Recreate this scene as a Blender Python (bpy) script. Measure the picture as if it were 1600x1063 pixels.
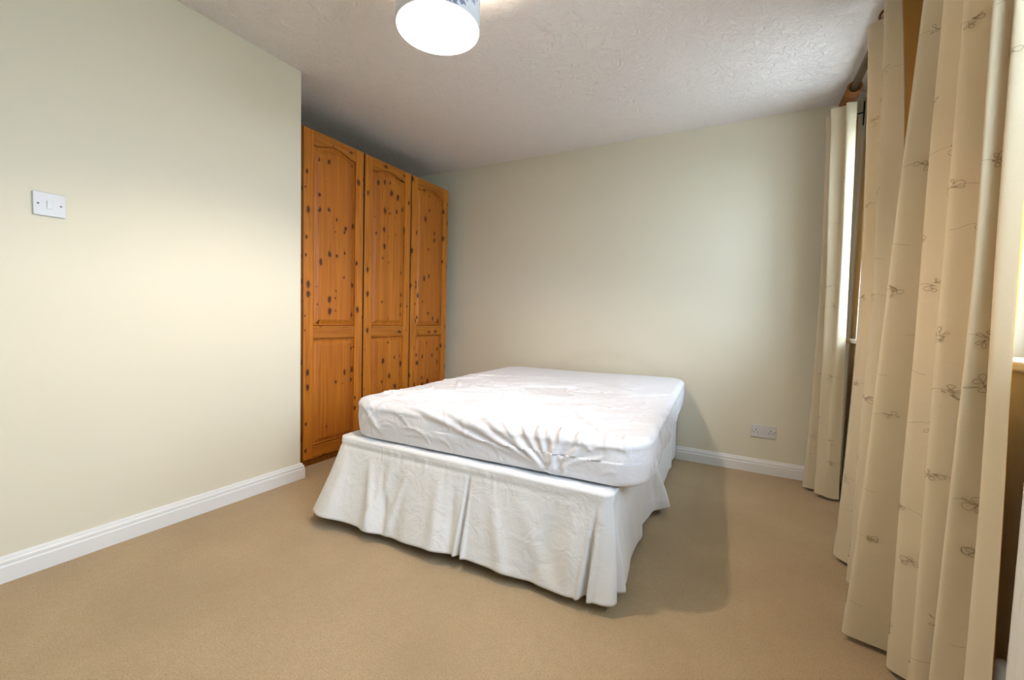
import bpy, bmesh, math, random
import numpy as np
from mathutils import Matrix, Vector

for o in list(bpy.data.objects): bpy.data.objects.remove(o)
SC = bpy.context.scene
COL = SC.collection
PI = math.pi

# ------------------------------------------------------------------ camera
F_PX, YAW, PITCH, ROLL, CAM_H = 657.54, 0.4985, -0.0527, 0.029, 1.0123
cam_data = bpy.data.cameras.new('camera')
cam_data.sensor_fit = 'HORIZONTAL'; cam_data.sensor_width = 36.0
cam_data.lens = F_PX * 36.0 / 1600.0
cam_data.clip_start = 0.02
cam = bpy.data.objects.new('camera', cam_data); COL.objects.link(cam)
_f = Vector((-math.sin(YAW)*math.cos(PITCH), math.cos(YAW)*math.cos(PITCH), math.sin(PITCH)))
_r = Vector((math.cos(YAW), math.sin(YAW), 0)); _u = _r.cross(_f)
_r2 = math.cos(ROLL)*_r + math.sin(ROLL)*_u; _u2 = -math.sin(ROLL)*_r + math.cos(ROLL)*_u
M4 = Matrix((( _r2.x, _u2.x, -_f.x, 0), (_r2.y, _u2.y, -_f.y, 0), (_r2.z, _u2.z, -_f.z, CAM_H), (0, 0, 0, 1)))
cam.matrix_world = M4
SC.camera = cam

# ------------------------------------------------------------------ world, light, exposure
SKY_STRENGTH = 14.5
BULB_STRENGTH = 1550.0
EXPOSURE = 0.12
world = bpy.data.worlds.new('sky'); SC.world = world; world.use_nodes = True
bg = world.node_tree.nodes['Background']
bg.inputs['Color'].default_value = (0.69, 0.84, 1.0, 1); bg.inputs['Strength'].default_value = SKY_STRENGTH
vs = SC.view_settings
vs.view_transform = 'Standard'; vs.look = 'None'; vs.gamma = 1.0; vs.exposure = EXPOSURE; vs.use_curve_mapping = False

# room measurements (metres; camera stands at x=0, y=0)
HC = 2.40            # ceiling
XL, XR = -2.314, 0.58   # left wall, window wall
YB, YN = 3.322, -0.75   # wall behind the bed, wall behind the camera
YC = 1.603           # end of the left wall; the wardrobe alcove follows
XA = -3.08           # back of the alcove
WINDOWS = [(2.20, 3.08), (0.10, 1.64)]   # y ranges
WZ0, WZ1 = 0.945, 2.17

for (y0, y1) in WINDOWS:     # sampling portals in the window openings
    ld = bpy.data.lights.new('window_portal', 'AREA'); ld.shape = 'RECTANGLE'
    ld.size = y1-y0; ld.size_y = WZ1-WZ0; ld.cycles.is_portal = True
    lo = bpy.data.objects.new('window_portal', ld); COL.objects.link(lo)
    lo.location = (XR+0.24, (y0+y1)/2, (WZ0+WZ1)/2)
    lo.rotation_euler = (0, PI/2, 0)
    lo.rotation_euler = Matrix(((0,0,1),(1,0,0),(0,1,0))).to_euler()   # faces -x

# ------------------------------------------------------------------ helpers
def link(o, parent=None):
    COL.objects.link(o)
    if parent is not None: o.parent = parent
    return o
def tag(o, label=None, cat=None, group=None, kind=None):
    if label: o['label'] = label
    if cat: o['category'] = cat
    if group: o['group'] = group
    if kind: o['kind'] = kind
    return o
def empty(name, loc=(0,0,0), parent=None):
    o = bpy.data.objects.new(name, None); o.empty_display_size = 0.05
    link(o, parent); o.location = loc; return o
def from_bm(name, bm, mat, parent=None, loc=None, smooth=False):
    me = bpy.data.meshes.new(name); bm.normal_update(); bm.to_mesh(me); bm.free()
    if mat: me.materials.append(mat)
    if smooth:
        for p in me.polygons: p.use_smooth = True
    o = bpy.data.objects.new(name, me); link(o, parent)
    if loc: o.location = loc
    return o
def from_py(name, verts, faces, mat, parent=None, loc=None, smooth=True):
    me = bpy.data.meshes.new(name)
    me.from_pydata([tuple(map(float, v)) for v in verts], [], faces); me.update()
    if mat: me.materials.append(mat)
    if smooth:
        for p in me.polygons: p.use_smooth = True
    o = bpy.data.objects.new(name, me); link(o, parent)
    if loc: o.location = loc
    return o
def add_box(bm, x0, x1, y0, y1, z0, z1, bevel=0, seg=2):
    b = bmesh.new()
    vs_ = [b.verts.new(p) for p in ((x0,y0,z0),(x1,y0,z0),(x1,y1,z0),(x0,y1,z0),(x0,y0,z1),(x1,y0,z1),(x1,y1,z1),(x0,y1,z1))]
    for f in ((3,2,1,0),(4,5,6,7),(0,1,5,4),(1,2,6,5),(2,3,7,6),(3,0,4,7)): b.faces.new([vs_[i] for i in f])
    if bevel: bmesh.ops.bevel(b, geom=b.edges[:], offset=bevel, segments=seg, affect='EDGES', profile=0.5)
    me = bpy.data.meshes.new('t'); b.to_mesh(me); b.free(); bm.from_mesh(me); bpy.data.meshes.remove(me)
def box(name, x0, x1, y0, y1, z0, z1, mat, parent=None, bevel=0, seg=2, origin=None, smooth=False):
    bm = bmesh.new(); ox, oy, oz = origin or (0,0,0)
    add_box(bm, x0-ox, x1-ox, y0-oy, y1-oy, z0-oz, z1-oz, bevel, seg)
    return from_bm(name, bm, mat, parent, origin, smooth)
def frame_of(t):
    t = t.normalized(); a = Vector((0,0,1)) if abs(t.z) < 0.9 else Vector((1,0,0))
    n = t.cross(a).normalized(); return n, t.cross(n).normalized()
def tube(name, pts, r, mat, parent=None, seg=10, loc=None, cap=True):
    pts = [Vector(p) for p in pts]; V = []; Fc = []
    rr = r if hasattr(r, '__len__') else [r]*len(pts)
    n = None
    for i, p in enumerate(pts):
        t = (pts[min(i+1, len(pts)-1)] - pts[max(i-1, 0)]).normalized()
        if n is None: n, b = frame_of(t)
        else: n = (n - t*n.dot(t)).normalized(); b = t.cross(n)
        for k in range(seg):
            a = 2*PI*k/seg; V.append(p + (n*math.cos(a) + b*math.sin(a))*rr[i])
    for i in range(len(pts)-1):
        for k in range(seg):
            k2 = (k+1) % seg
            Fc.append((i*seg+k, i*seg+k2, (i+1)*seg+k2, (i+1)*seg+k))
    if cap:
        Fc.append(tuple(range(seg))[::-1]); Fc.append(tuple((len(pts)-1)*seg+k for k in range(seg)))
    return from_py(name, V, Fc, mat, parent, loc)
def lathe(name, prof, mat, parent=None, loc=None, seg=48, axis='Z', smooth=True):
    V = []; Fc = []
    for (r, z) in prof:
        for k in range(seg):
            a = 2*PI*k/seg
            c = (r*math.cos(a), r*math.sin(a), z)
            if axis == 'Y': c = (c[0], c[2], c[1])
            if axis == 'X': c = (c[2], c[0], c[1])
            V.append(c)
    for i in range(len(prof)-1):
        for k in range(seg):
            k2 = (k+1) % seg; Fc.append((i*seg+k, i*seg+k2, (i+1)*seg+k2, (i+1)*seg+k))
    o = from_py(name, V, Fc, mat, parent, loc, smooth); return o
def grid_faces(nu, nv, wrap=False):
    return [(i*nv+j, (i+1)*nv+j, (i+1)*nv+j+1, i*nv+j+1) for i in range(nu-1) for j in range(nv-1)]
def recalc(o):
    bm = bmesh.new(); bm.from_mesh(o.data); bmesh.ops.recalc_face_normals(bm, faces=bm.faces[:]); bm.to_mesh(o.data); bm.free(); return o
def sstep(a, b, x):
    t = np.clip((np.asarray(x, float)-a)/(b-a), 0, 1); return t*t*(3-2*t)

# ------------------------------------------------------------------ materials
class NT:
    def __init__(s, name):
        s.m = bpy.data.materials.new(name); s.m.use_nodes = True; s.t = s.m.node_tree; s.N = s.t.nodes; s.L = s.t.links
        s.b = s.N['Principled BSDF']; s.out = s.N['Material Output']
    def n(s, typ, **kw):
        nd = s.N.new(typ)
        for k, v in kw.items():
            if k.startswith('_'): setattr(nd, k[1:], v)
            else:
                key = k.replace('__', ' ')
                sock = nd.inputs[int(key[1:])] if key[0] == 'i' and key[1:].isdigit() else nd.inputs[key]
                if hasattr(v, 'links') or isinstance(v, bpy.types.NodeSocket): s.L.new(v, sock)
                else: sock.default_value = v
        return nd
    def link(s, a, b): s.L.new(a, b)
    def math(s, op, a, b=None, c=None, clamp=False):
        nd = s.N.new('ShaderNodeMath'); nd.operation = op; nd.use_clamp = clamp
        for i, v in enumerate((a, b, c)):
            if v is None: continue
            if isinstance(v, bpy.types.NodeSocket): s.L.new(v, nd.inputs[i])
            else: nd.inputs[i].default_value = v
        return nd.outputs[0]
    def mix(s, fac, a, b, mode='MIX'):
        nd = s.N.new('ShaderNodeMix'); nd.data_type = 'RGBA'; nd.blend_type = mode
        for i, v in ((0, fac), (6, a), (7, b)):
            if isinstance(v, bpy.types.NodeSocket): s.L.new(v, nd.inputs[i])
            else: nd.inputs[i].default_value = v if not isinstance(v, tuple) or len(v) == 4 else (*v, 1)
        return nd.outputs[2]
    def ramp(s, fac, stops):
        nd = s.N.new('ShaderNodeValToRGB'); cr = nd.color_ramp
        while len(cr.elements) < len(stops): cr.elements.new(0.5)
        for e, (p, c) in zip(cr.elements, stops): e.position = p; e.color = (*c, 1) if len(c) == 3 else c
        s.L.new(fac, nd.inputs[0]); return nd.outputs[0]
    def coords(s, kind='Object'):
        return s.n('ShaderNodeTexCoord').outputs[kind]
    def bump(s, h, strength=0.2, dist=0.01):
        nd = s.n('ShaderNodeBump', Strength=strength, Distance=dist, Height=h); s.link(nd.outputs[0], s.b.inputs['Normal']); return nd
def plain(name, col, rough=0.5, metal=0.0, spec=0.5):
    t = NT(name); t.b.inputs['Base Color'].default_value = (*col, 1); t.b.inputs['Roughness'].default_value = rough
    t.b.inputs['Metallic'].default_value = metal; t.b.inputs['Specular IOR Level'].default_value = spec
    return t.m
def noisy(name, col, col2, scale, rough=0.6, bump=0.05, dist=0.002, spec=0.3):
    t = NT(name); co = t.coords()
    nz = t.n('ShaderNodeTexNoise', Vector=co, Scale=scale, Detail=4.0)
    t.link(t.mix(nz.outputs[0], col, col2), t.b.inputs['Base Color'])
    t.b.inputs['Roughness'].default_value = rough; t.b.inputs['Specular IOR Level'].default_value = spec
    if bump: t.bump(nz.outputs[0], bump, dist)
    return t.m

def wall_material(stain=False):
    t = NT('cream_wall_paint'); co = t.coords()
    nz = t.n('ShaderNodeTexNoise', Vector=co, Scale=2.2, Detail=3.0)
    c = t.mix(nz.outputs[0], (0.740, 0.694, 0.560), (0.763, 0.716, 0.583))
    if stain:   # faint scuffed arc left on the paint above the bed by a headboard
        sp = t.n('ShaderNodeSeparateXYZ', Vector=co)
        wob = t.n('ShaderNodeTexNoise', Vector=co, Scale=6.0, Detail=2.0).outputs[0]
        ax = t.math('DIVIDE', t.math('SUBTRACT', sp.outputs[0], -0.93), 0.47)
        az = t.math('DIVIDE', t.math('SUBTRACT', sp.outputs[2], 0.56), 0.20)
        rr = t.math('SQRT', t.math('ADD', t.math('MULTIPLY', ax, ax), t.math('MULTIPLY', az, az)))
        rr = t.math('ADD', rr, t.math('MULTIPLY', t.math('SUBTRACT', wob, 0.5), 0.5))
        d = t.math('ABSOLUTE', t.math('SUBTRACT', rr, 0.9))
        k = t.math('SUBTRACT', 1.0, t.math('DIVIDE', d, 0.35), clamp=True)
        k = t.math('MULTIPLY', k, t.math('MULTIPLY', wob, 0.30))
        c = t.mix(k, c, (0.55, 0.47, 0.38))
    t.link(c, t.b.inputs['Base Color'])
    f = t.n('ShaderNodeTexNoise', Vector=co, Scale=160.0, Detail=2.0)
    t.bump(f.outputs[0], 0.06, 0.002)
    t.b.inputs['Roughness'].default_value = 0.75; t.b.inputs['Specular IOR Level'].default_value = 0.25
    return t.m
M_WALL = wall_material(); M_WALLB = wall_material(True)

def ceiling_material():
    t = NT('artex_ceiling'); co = t.coords()
    d = t.n('ShaderNodeTexNoise', Vector=co, Scale=9.0, Detail=2.0)
    dv = t.mix(0.12, co, d.outputs['Color'])
    a = t.n('ShaderNodeTexNoise', Vector=dv, Scale=24.0, Detail=5.0, Roughness=0.62, Distortion=1.3)
    w = t.n('ShaderNodeTexVoronoi', Vector=dv, Scale=16.0); w.feature = 'SMOOTH_F1'
    h = t.math('ADD', t.ramp(a.outputs[0], [(0.40, (0,0,0)), (0.62, (1,1,1))]), t.math('MULTIPLY', w.outputs['Distance'], 0.5))
    t.bump(h, 0.6, 0.007)
    t.b.inputs['Base Color'].default_value = (0.84, 0.785, 0.755, 1); t.b.inputs['Roughness'].default_value = 0.9
    t.b.inputs['Specular IOR Level'].default_value = 0.2
    return t.m
M_CEIL = ceiling_material()

def carpet_material():
    t = NT('tan_carpet'); co = t.coords()
    big = t.n('ShaderNodeTexNoise', Vector=co, Scale=2.3, Detail=3.0)
    mid = t.n('ShaderNodeTexNoise', Vector=co, Scale=38.0, Detail=3.0)
    fine = t.n('ShaderNodeTexNoise', Vector=co, Scale=210.0, Detail=3.0, Roughness=0.75)
    c = t.mix(t.ramp(big.outputs[0], [(0.35, (0,0,0)), (0.65, (1,1,1))]), (0.46, 0.325, 0.168), (0.54, 0.39, 0.212))
    c = t.mix(t.math('MULTIPLY', t.ramp(mid.outputs[0], [(0.4, (0,0,0)), (0.7, (1,1,1))]), 0.25), c, (0.40, 0.28, 0.14))
    c = t.mix(t.ramp(fine.outputs[0], [(0.34, (0.35,)*3), (0.62, (1,1,1))]), (0.27, 0.185, 0.09), c)
    t.link(c, t.b.inputs['Base Color'])
    h = t.math('ADD', fine.outputs[0], t.math('MULTIPLY', mid.outputs[0], 0.8))
    t.bump(h, 0.7, 0.006)
    t.b.inputs['Roughness'].default_value = 1.0; t.b.inputs['Specular IOR Level'].default_value = 0.05
    t.b.inputs['Sheen Weight'].default_value = 0.25; t.b.inputs['Sheen Roughness'].default_value = 0.6
    return t.m
M_CARPET = carpet_material()
M_GLOSS = noisy('white_gloss_paint', (0.80, 0.80, 0.80), (0.83, 0.83, 0.83), 8, rough=0.35, bump=0.02, spec=0.45)
M_PLASTIC = plain('white_plastic', (0.67, 0.67, 0.69), 0.35)
M_PLASTIC2 = plain('white_rocker_plastic', (0.70, 0.70, 0.72), 0.3)
M_DARK = plain('dark_slot', (0.02, 0.02, 0.02), 0.6)
M_SCREW = plain('screw_metal', (0.16, 0.155, 0.15), 0.5, 0.5)
M_BLACK = plain('black_iron', (0.02, 0.02, 0.022), 0.45, 0.5)
M_UPVC = plain('white_window_frame', (0.82, 0.83, 0.84), 0.3)
M_RAD = plain('white_radiator_enamel', (0.80, 0.79, 0.76), 0.35)
M_BRASS = plain('chrome_valve', (0.6, 0.6, 0.6), 0.3, 0.9)
M_DIVAN = noisy('divan_fabric', (0.50, 0.47, 0.42), (0.58, 0.55, 0.50), 60, 0.9, 0.2)
M_CASTOR = plain('black_castor', (0.025, 0.02, 0.02), 0.5)
M_BOUNCE_GROUND = noisy('pale_bounce_ground', (0.55, 0.53, 0.50), (0.65, 0.63, 0.59), 3, 1.0, 0.3)  # ground colour kept pale so it reflects daylight up to the ceiling
M_HEDGE = noisy('hedge_leaves', (0.02, 0.06, 0.02), (0.06, 0.13, 0.05), 14, 0.9, 1.0, 0.05)

def pine_material(name, axis=2, boards=0.0, tone=1.0):
    """knotty varnished pine, grain along the given axis (1 = y, 2 = z); faces look along x"""
    t = NT(name); co = t.coords()
    loc = t.n('ShaderNodeObjectInfo').outputs['Location']
    v = t.n('ShaderNodeVectorMath', _operation='MULTIPLY_ADD', i0=loc, i1=(3.7, 5.3, 2.9), i2=co).outputs[0]
    sp = t.n('ShaderNodeSeparateXYZ', Vector=v)
    g = sp.outputs[axis]; a = sp.outputs[1 if axis == 2 else 2]
    if boards:
        bid = t.math('FLOOR', t.math('DIVIDE', a, boards))
        wn = t.n('ShaderNodeTexWhiteNoise', _noise_dimensions='1D', W=bid)
        rnd = wn.outputs['Value']
        g2 = t.math('ADD', g, t.math('MULTIPLY', rnd, 7.0))
    else:
        rnd = None; g2 = g
    # knots: sparse stretched cells
    wob = t.n('ShaderNodeTexNoise', Vector=v, Scale=38.0, Detail=2.0).outputs[0]
    wob = t.math('MULTIPLY', t.math('SUBTRACT', wob, 0.5), 0.22)
    kv = t.n('ShaderNodeCombineXYZ', X=t.math('ADD', t.math('MULTIPLY', a, 15.0), wob), Y=t.math('ADD', t.math('MULTIPLY', g, 9.0), wob))
    vo = t.n('ShaderNodeTexVoronoi', _voronoi_dimensions='2D', Vector=kv.outputs[0], Scale=1.0, Randomness=1.0)
    vc = t.n('ShaderNodeSeparateColor', Color=vo.outputs['Color'])
    size = t.math('MULTIPLY', t.math('MAXIMUM', t.math('SUBTRACT', vc.outputs[0], 0.46), 0.0), 0.50)
    q = t.math('DIVIDE', vo.outputs['Distance'], t.math('ADD', size, 0.0005))
    core = t.math('SUBTRACT', 1.0, t.math('POWER', q, 3.0), clamp=True)
    halo = t.math('MULTIPLY', t.math('SUBTRACT', 1.0, t.math('MULTIPLY', q, 0.40), clamp=True), t.math('MULTIPLY', vc.outputs[0], 0.9))
    # grain: stretched noise pushed aside by the knots
    push = t.math('MULTIPLY', halo, 0.012)
    gv = t.n('ShaderNodeCombineXYZ', X=t.math('MULTIPLY', t.math('ADD', a, push), 95.0), Y=t.math('MULTIPLY', g2, 2.2), Z=t.math('MULTIPLY', sp.outputs[0], 40.0))
    gr = t.n('ShaderNodeTexNoise', Vector=gv.outputs[0], Scale=1.0, Detail=4.0, Roughness=0.6, Distortion=0.5)
    gw = t.n('ShaderNodeCombineXYZ', X=t.math('MULTIPLY', a, 16.0), Y=t.math('MULTIPLY', g2, 0.7))
    wd = t.n('ShaderNodeTexNoise', Vector=gw.outputs[0], Scale=1.0, Detail=2.0)
    k = tone
    c = t.ramp(gr.outputs[0], [(0.28, (0.30*k, 0.080*k, 0.007*k)), (0.50, (0.52*k, 0.170*k, 0.014*k)), (0.75, (0.64*k, 0.245*k, 0.026*k))])
    c = t.mix(t.math('MULTIPLY', t.ramp(wd.outputs[0], [(0.35, (0,0,0)), (0.7, (1,1,1))]), 0.35), c, (0.46*k, 0.165*k, 0.022*k))
    if boards:
        c = t.mix(t.math('MULTIPLY', rnd, 0.7), c, (0.36*k, 0.105*k, 0.012*k))
        fr = t.math('FRACT', t.math('DIVIDE', a, boards))
        edge = t.math('GREATER_THAN', t.math('ABSOLUTE', t.math('SUBTRACT', fr, 0.5)), 0.475)
        c = t.mix(t.math('MULTIPLY', edge, 0.45), c, (0.25*k, 0.07*k, 0.008*k))
    c = t.mix(t.math('MULTIPLY', halo, 0.35), c, (0.34*k, 0.10*k, 0.012*k))
    c = t.mix(t.math('MULTIPLY', core, 0.95), c, (0.050, 0.013, 0.004))
    t.link(c, t.b.inputs['Base Color'])
    t.bump(gr.outputs[0], 0.08, 0.002)
    t.b.inputs['Roughness'].default_value = 0.45; t.b.inputs['Specular IOR Level'].default_value = 0.3
    return t.m
M_PINE = pine_material('knotty_pine', tone=0.92)
M_PINE_H = pine_material('knotty_pine_crosswise', axis=1, tone=0.76)
M_PINE_P = pine_material('knotty_pine_boards', boards=0.048, tone=0.92)
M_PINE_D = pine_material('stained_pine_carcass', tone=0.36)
M_GAP = noisy('door_gap_shade', (0.012, 0.006, 0.004), (0.022, 0.010, 0.006), 30, 0.7, 0.02)  # shadow of the door gaps put into a near-black colour
M_RING = noisy('stained_wood_ring', (0.20, 0.075, 0.02), (0.30, 0.12, 0.03), 40, 0.35, 0.05)
M_POLE = noisy('dark_oak_pole', (0.085, 0.055, 0.03), (0.12, 0.08, 0.045), 30, 0.4, 0.03)

def cloth_material(name, col, col2, wrinkle=0.25, scale=18, weave=900, trans=0.0, rough=0.85, crumple=0.0):
    t = NT(name); co = t.coords()
    nz = t.n('ShaderNodeTexNoise', Vector=co, Scale=scale, Detail=4.0, Roughness=0.55, Distortion=0.6)
    fine = t.n('ShaderNodeTexNoise', Vector=co, Scale=weave, Detail=1.0)
    t.link(t.mix(fine.outputs[0], col, col2), t.b.inputs['Base Color'])
    wv = t.mix(0.06, co, nz.outputs['Color'])
    cr = t.n('ShaderNodeTexVoronoi', Vector=wv, Scale=scale*0.7)
    h = t.math('ADD', t.math('MULTIPLY', nz.outputs[0], 1.0), t.math('MULTIPLY', fine.outputs[0], 0.06))
    h = t.math('ADD', h, t.math('MULTIPLY', cr.outputs['Distance'], crumple))
    t.bump(h, wrinkle, 0.012)
    t.b.inputs['Roughness'].default_value = rough; t.b.inputs['Specular IOR Level'].default_value = 0.15
    t.b.inputs['Sheen Weight'].default_value = 0.1
    if trans:
        tr = t.n('ShaderNodeBsdfTranslucent', Color=(*col2, 1))
        mx = t.n('ShaderNodeMixShader', Fac=trans)
        t.link(t.b.outputs[0], mx.inputs[1]); t.link(tr.outputs[0], mx.inputs[2]); t.link(mx.outputs[0], t.out.inputs[0])
    return t.m
M_SHEET = cloth_material('white_cotton_sheet', (0.76, 0.75, 0.785), (0.81, 0.80, 0.835), 0.55, 16, crumple=0.5)
M_VALANCE = cloth_material('white_polycotton_valance', (0.77, 0.77, 0.78), (0.83, 0.83, 0.84), 0.5, 13, crumple=0.5)
M_CURTAIN = cloth_material('cream_curtain_fabric', (0.645, 0.555, 0.385), (0.735, 0.64, 0.465), 0.18, 14, 700, trans=0.10)
M_LINING = cloth_material('backlit_glow_lining', (0.62, 0.34, 0.09), (0.70, 0.40, 0.12), 0.15, 12, 700, trans=0.35)  # warm glow of lamp and backlight painted in as ochre
M_THREAD = plain('brown_embroidery_thread', (0.33, 0.25, 0.15), 0.7)

# ------------------------------------------------------------------ structure
T = 0.26
def struct(o): o['kind'] = 'structure'; return o
struct(box('floor', XA-0.1, XR+T, YN-0.1, YB+0.1, -0.12, 0.0, M_CARPET))
struct(box('ceiling', XA-0.1, XR+T, YN-0.1, YB+0.1, HC, HC+0.12, M_CEIL))
struct(box('wall_back', XA-0.1, XR+T, YB, YB+0.1, 0.0, HC, M_WALLB))
struct(box('wall_left', XA-0.1, XL, YN, YC, 0.0, HC, M_WALL))
struct(box('wall_alcove', XA-0.1, XA, YC, YB, 0.0, HC, M_WALL))
struct(box('wall_front', XL, XR+T, YN-0.1, YN, 0.0, HC, M_WALL))
bm = bmesh.new()   # window wall with two openings
ys = [YN] + [v for w in sorted(WINDOWS) for v in w] + [YB]
for i in range(0, len(ys), 2): add_box(bm, XR, XR+T, ys[i], ys[i+1], 0, HC)
for (y0, y1) in WINDOWS:
    add_box(bm, XR, XR+T, y0, y1, 0, WZ0); add_box(bm, XR, XR+T, y0, y1, WZ1, HC)
struct(from_bm('wall_right', bm, M_WALL))

# baseboards: two-step moulded profile swept along the walls
BB = [(0,0), (0.020,0), (0.020,0.058), (0.0185,0.062), (0.0155,0.064), (0.0155,0.066), (0.0170,0.068), (0.0165,0.077), (0.0135,0.081), (0.0105,0.0825), (0.0105,0.0845), (0.0085,0.091), (0.004,0.094), (0,0.094)]
def baseboard(name, path):
    """path: list of (x, y, nx, ny) where n points into the room (mitred)"""
    V = []; Fc = []; n = len(BB)
    for (x, y, nx, ny) in path:
        for (d, z) in BB: V.append((x+nx*d, y+ny*d, z))
    for i in range(len(path)-1):
        for k in range(n-1): Fc.append((i*n+k, i*n+k+1, (i+1)*n+k+1, (i+1)*n+k))
    Fc.append(tuple(range(n))); Fc.append(tuple((len(path)-1)*n+k for k in range(n))[::-1])
    return struct(recalc(from_py(name, V, Fc, M_GLOSS, smooth=False)))
baseboard('baseboard_left', [(XL, YN, 1, 0), (XL, YC, 1, 1), (XL-0.16, YC, 0, 1)])
baseboard('baseboard_back', [(XR, YB, 0, -1), (XA, YB, 0, -1)])
baseboard('baseboard_right', [(XR, YN, -1, 0), (XR, YB-0.021, -1, 0)])

# windows (frame + panes) and sills
for wi, (y0, y1) in enumerate(WINDOWS):
    w = empty('window_%d' % (wi+1), (XR+0.14, (y0+y1)/2, WZ0)); w['kind'] = 'structure'
    cx, cy, cz = w.location
    def fr(nm, a0, a1, z0, z1, x0=-0.035, x1=0.035, mat=M_UPVC, par=w):
        return box(nm, x0, x1, a0-cy, a1-cy, z0-cz, z1-cz, mat, par, 0.006)
    fw = 0.055
    fr('frame_rail', y0, y1, WZ0, WZ0+fw); fr('frame_rail', y0, y1, WZ1-fw, WZ1)
    n = 2 if y1-y0 < 1 else 3
    for k in range(n+1):
        yy = y0 + (y1-y0)*k/n; a0 = max(y0, yy-fw/2); a1 = min(y1, yy+fw/2)
        if k == 0: a1 = y0+fw
        if k == n: a0 = y1-fw
        fr('frame_stile', a0, a1, WZ0+fw, WZ1-fw)
    gm = NT('window_glass')
    gl = gm.n('ShaderNodeBsdfTransparent', Color=(0.97, 0.985, 0.99, 1)); gs = gm.n('ShaderNodeBsdfGlossy', Roughness=0.02)
    lw = gm.n('ShaderNodeLayerWeight', Blend=0.2); mx = gm.n('ShaderNodeMixShader', Fac=gm.math('MULTIPLY', lw.outputs['Fresnel'], 0.5))
    gm.link(gl.outputs[0], mx.inputs[1]); gm.link(gs.outputs[0], mx.inputs[2]); gm.link(mx.outputs[0], gm.out.inputs[0])
    for k in range(n):
        a = y0 + (y1-y0)*k/n + fw/2; b = y0 + (y1-y0)*(k+1)/n - fw/2
        fr('pane', a, b, WZ0+fw*0.8, WZ1-fw*0.8, -0.006, 0.006, gm.m)
    s = struct(box('trim_%d' % (wi+1), XR-0.03, XR+0.12, y0-0.09, y1+0.09, WZ0-0.022, WZ0+0.002, M_GLOSS, None, 0.006, 3))
    # the sill board's horns project over the wall face only
# outside the windows: a hedge, and ground added pale to bounce daylight indoors
g = box('bounce_ground', XR+T+0.4, 40, -25, 35, -2.9, -2.7, M_BOUNCE_GROUND); tag(g, 'ground outside the windows, made pale to bounce daylight onto the ceiling', 'bounce_ground', kind='structure')
bm = bmesh.new(); rng = random.Random(4)
bmesh.ops.create_grid(bm, x_segments=4, y_segments=160, size=0.5)
bm.free()
V = []; nu, nv = 120, 14
for i in range(nu):
    yy = -22 + 50*i/(nu-1)
    for j in range(nv):
        a = PI*j/(nv-1)
        r = 1 + 0.16*rng.random()
        V.append((16 + 0.9*r*math.cos(a), yy + 0.2*rng.random(), -2.7 + 2.6*r*max(math.sin(a), 0)**0.6))
h = from_py('hedge', V, grid_faces(nu, nv), M_HEDGE, smooth=False); tag(h, 'dark green clipped hedge beyond the pale ground outside the windows', 'hedge')

# ------------------------------------------------------------------ wardrobe
WX = -2.4508; WTOP = 2.172
wd = empty('wardrobe', (WX-0.3, 2.44, 0)); tag(wd, 'tall three-door knotty pine wardrobe standing in the alcove beside the bed', 'wardrobe')
wo = Vector(wd.location)
def wbox(name, x0, x1, y0, y1, z0, z1, mat, parent=wd, bevel=0.002, base=None):
    """box in world coordinates whose origin is its own corner"""
    o = box(name, 0, x1-x0, 0, y1-y0, 0, z1-z0, mat, parent, bevel)
    b = Vector(base) if base is not None else wo
    o.location = Vector((x0, y0, z0)) - b
    return o
YW0, YW1 = 1.694, 3.190
DX0 = WX-0.020      # back face of the doors
wbox('side_panel', WX-0.60, WX-0.002, YW0, YW0+0.018, 0, WTOP, M_PINE_D)
wbox('side_panel', WX-0.60, DX0-0.001, YW1-0.016, YW1+0.002, 0, WTOP, M_PINE_D)
wbox('top_panel', WX-0.60, DX0-0.001, YW0+0.018, YW1-0.016, WTOP-0.02, WTOP, M_PINE_D)
wbox('back_panel', WX-0.60, WX-0.594, YW0+0.018, YW1-0.016, 0.04, WTOP-0.02, M_PINE_D)
wbox('plinth', WX-0.05, WX-0.008, YW0+0.018, YW1-0.016, 0, 0.040, M_PINE_D)
for k in range(2):
    yy = 2.1995 + 0.4965*k
    wbox('partition', WX-0.59, DX0-0.07, yy-0.009, yy+0.009, 0.04, WTOP-0.02, M_PINE_D)
DOORS = [(1.7165, 2.1920), (2.2070, 2.6885), (2.7030, 3.1885)]
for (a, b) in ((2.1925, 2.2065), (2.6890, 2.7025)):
    wbox('gap_shade_strip', WX-0.06, WX-0.006, a, b, 0.04, WTOP-0.004, M_GAP)  # dark strip added between doors to paint the gap's shadow
ZB, ZT = 0.043, WTOP-0.003
STL = 0.071
R0, R1 = 0.838, 0.922      # middle rail
PB, PT = 0.125, 2.078      # bottom of lower panel, shoulder of upper panel
ARCH = 0.036
def arch(t):               # cathedral arch: flat shoulders and a raised middle
    a = min(max((t-0.04)/0.92, 0), 1)
    return ARCH*max(math.sin(PI*a), 0)**1.6
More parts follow.
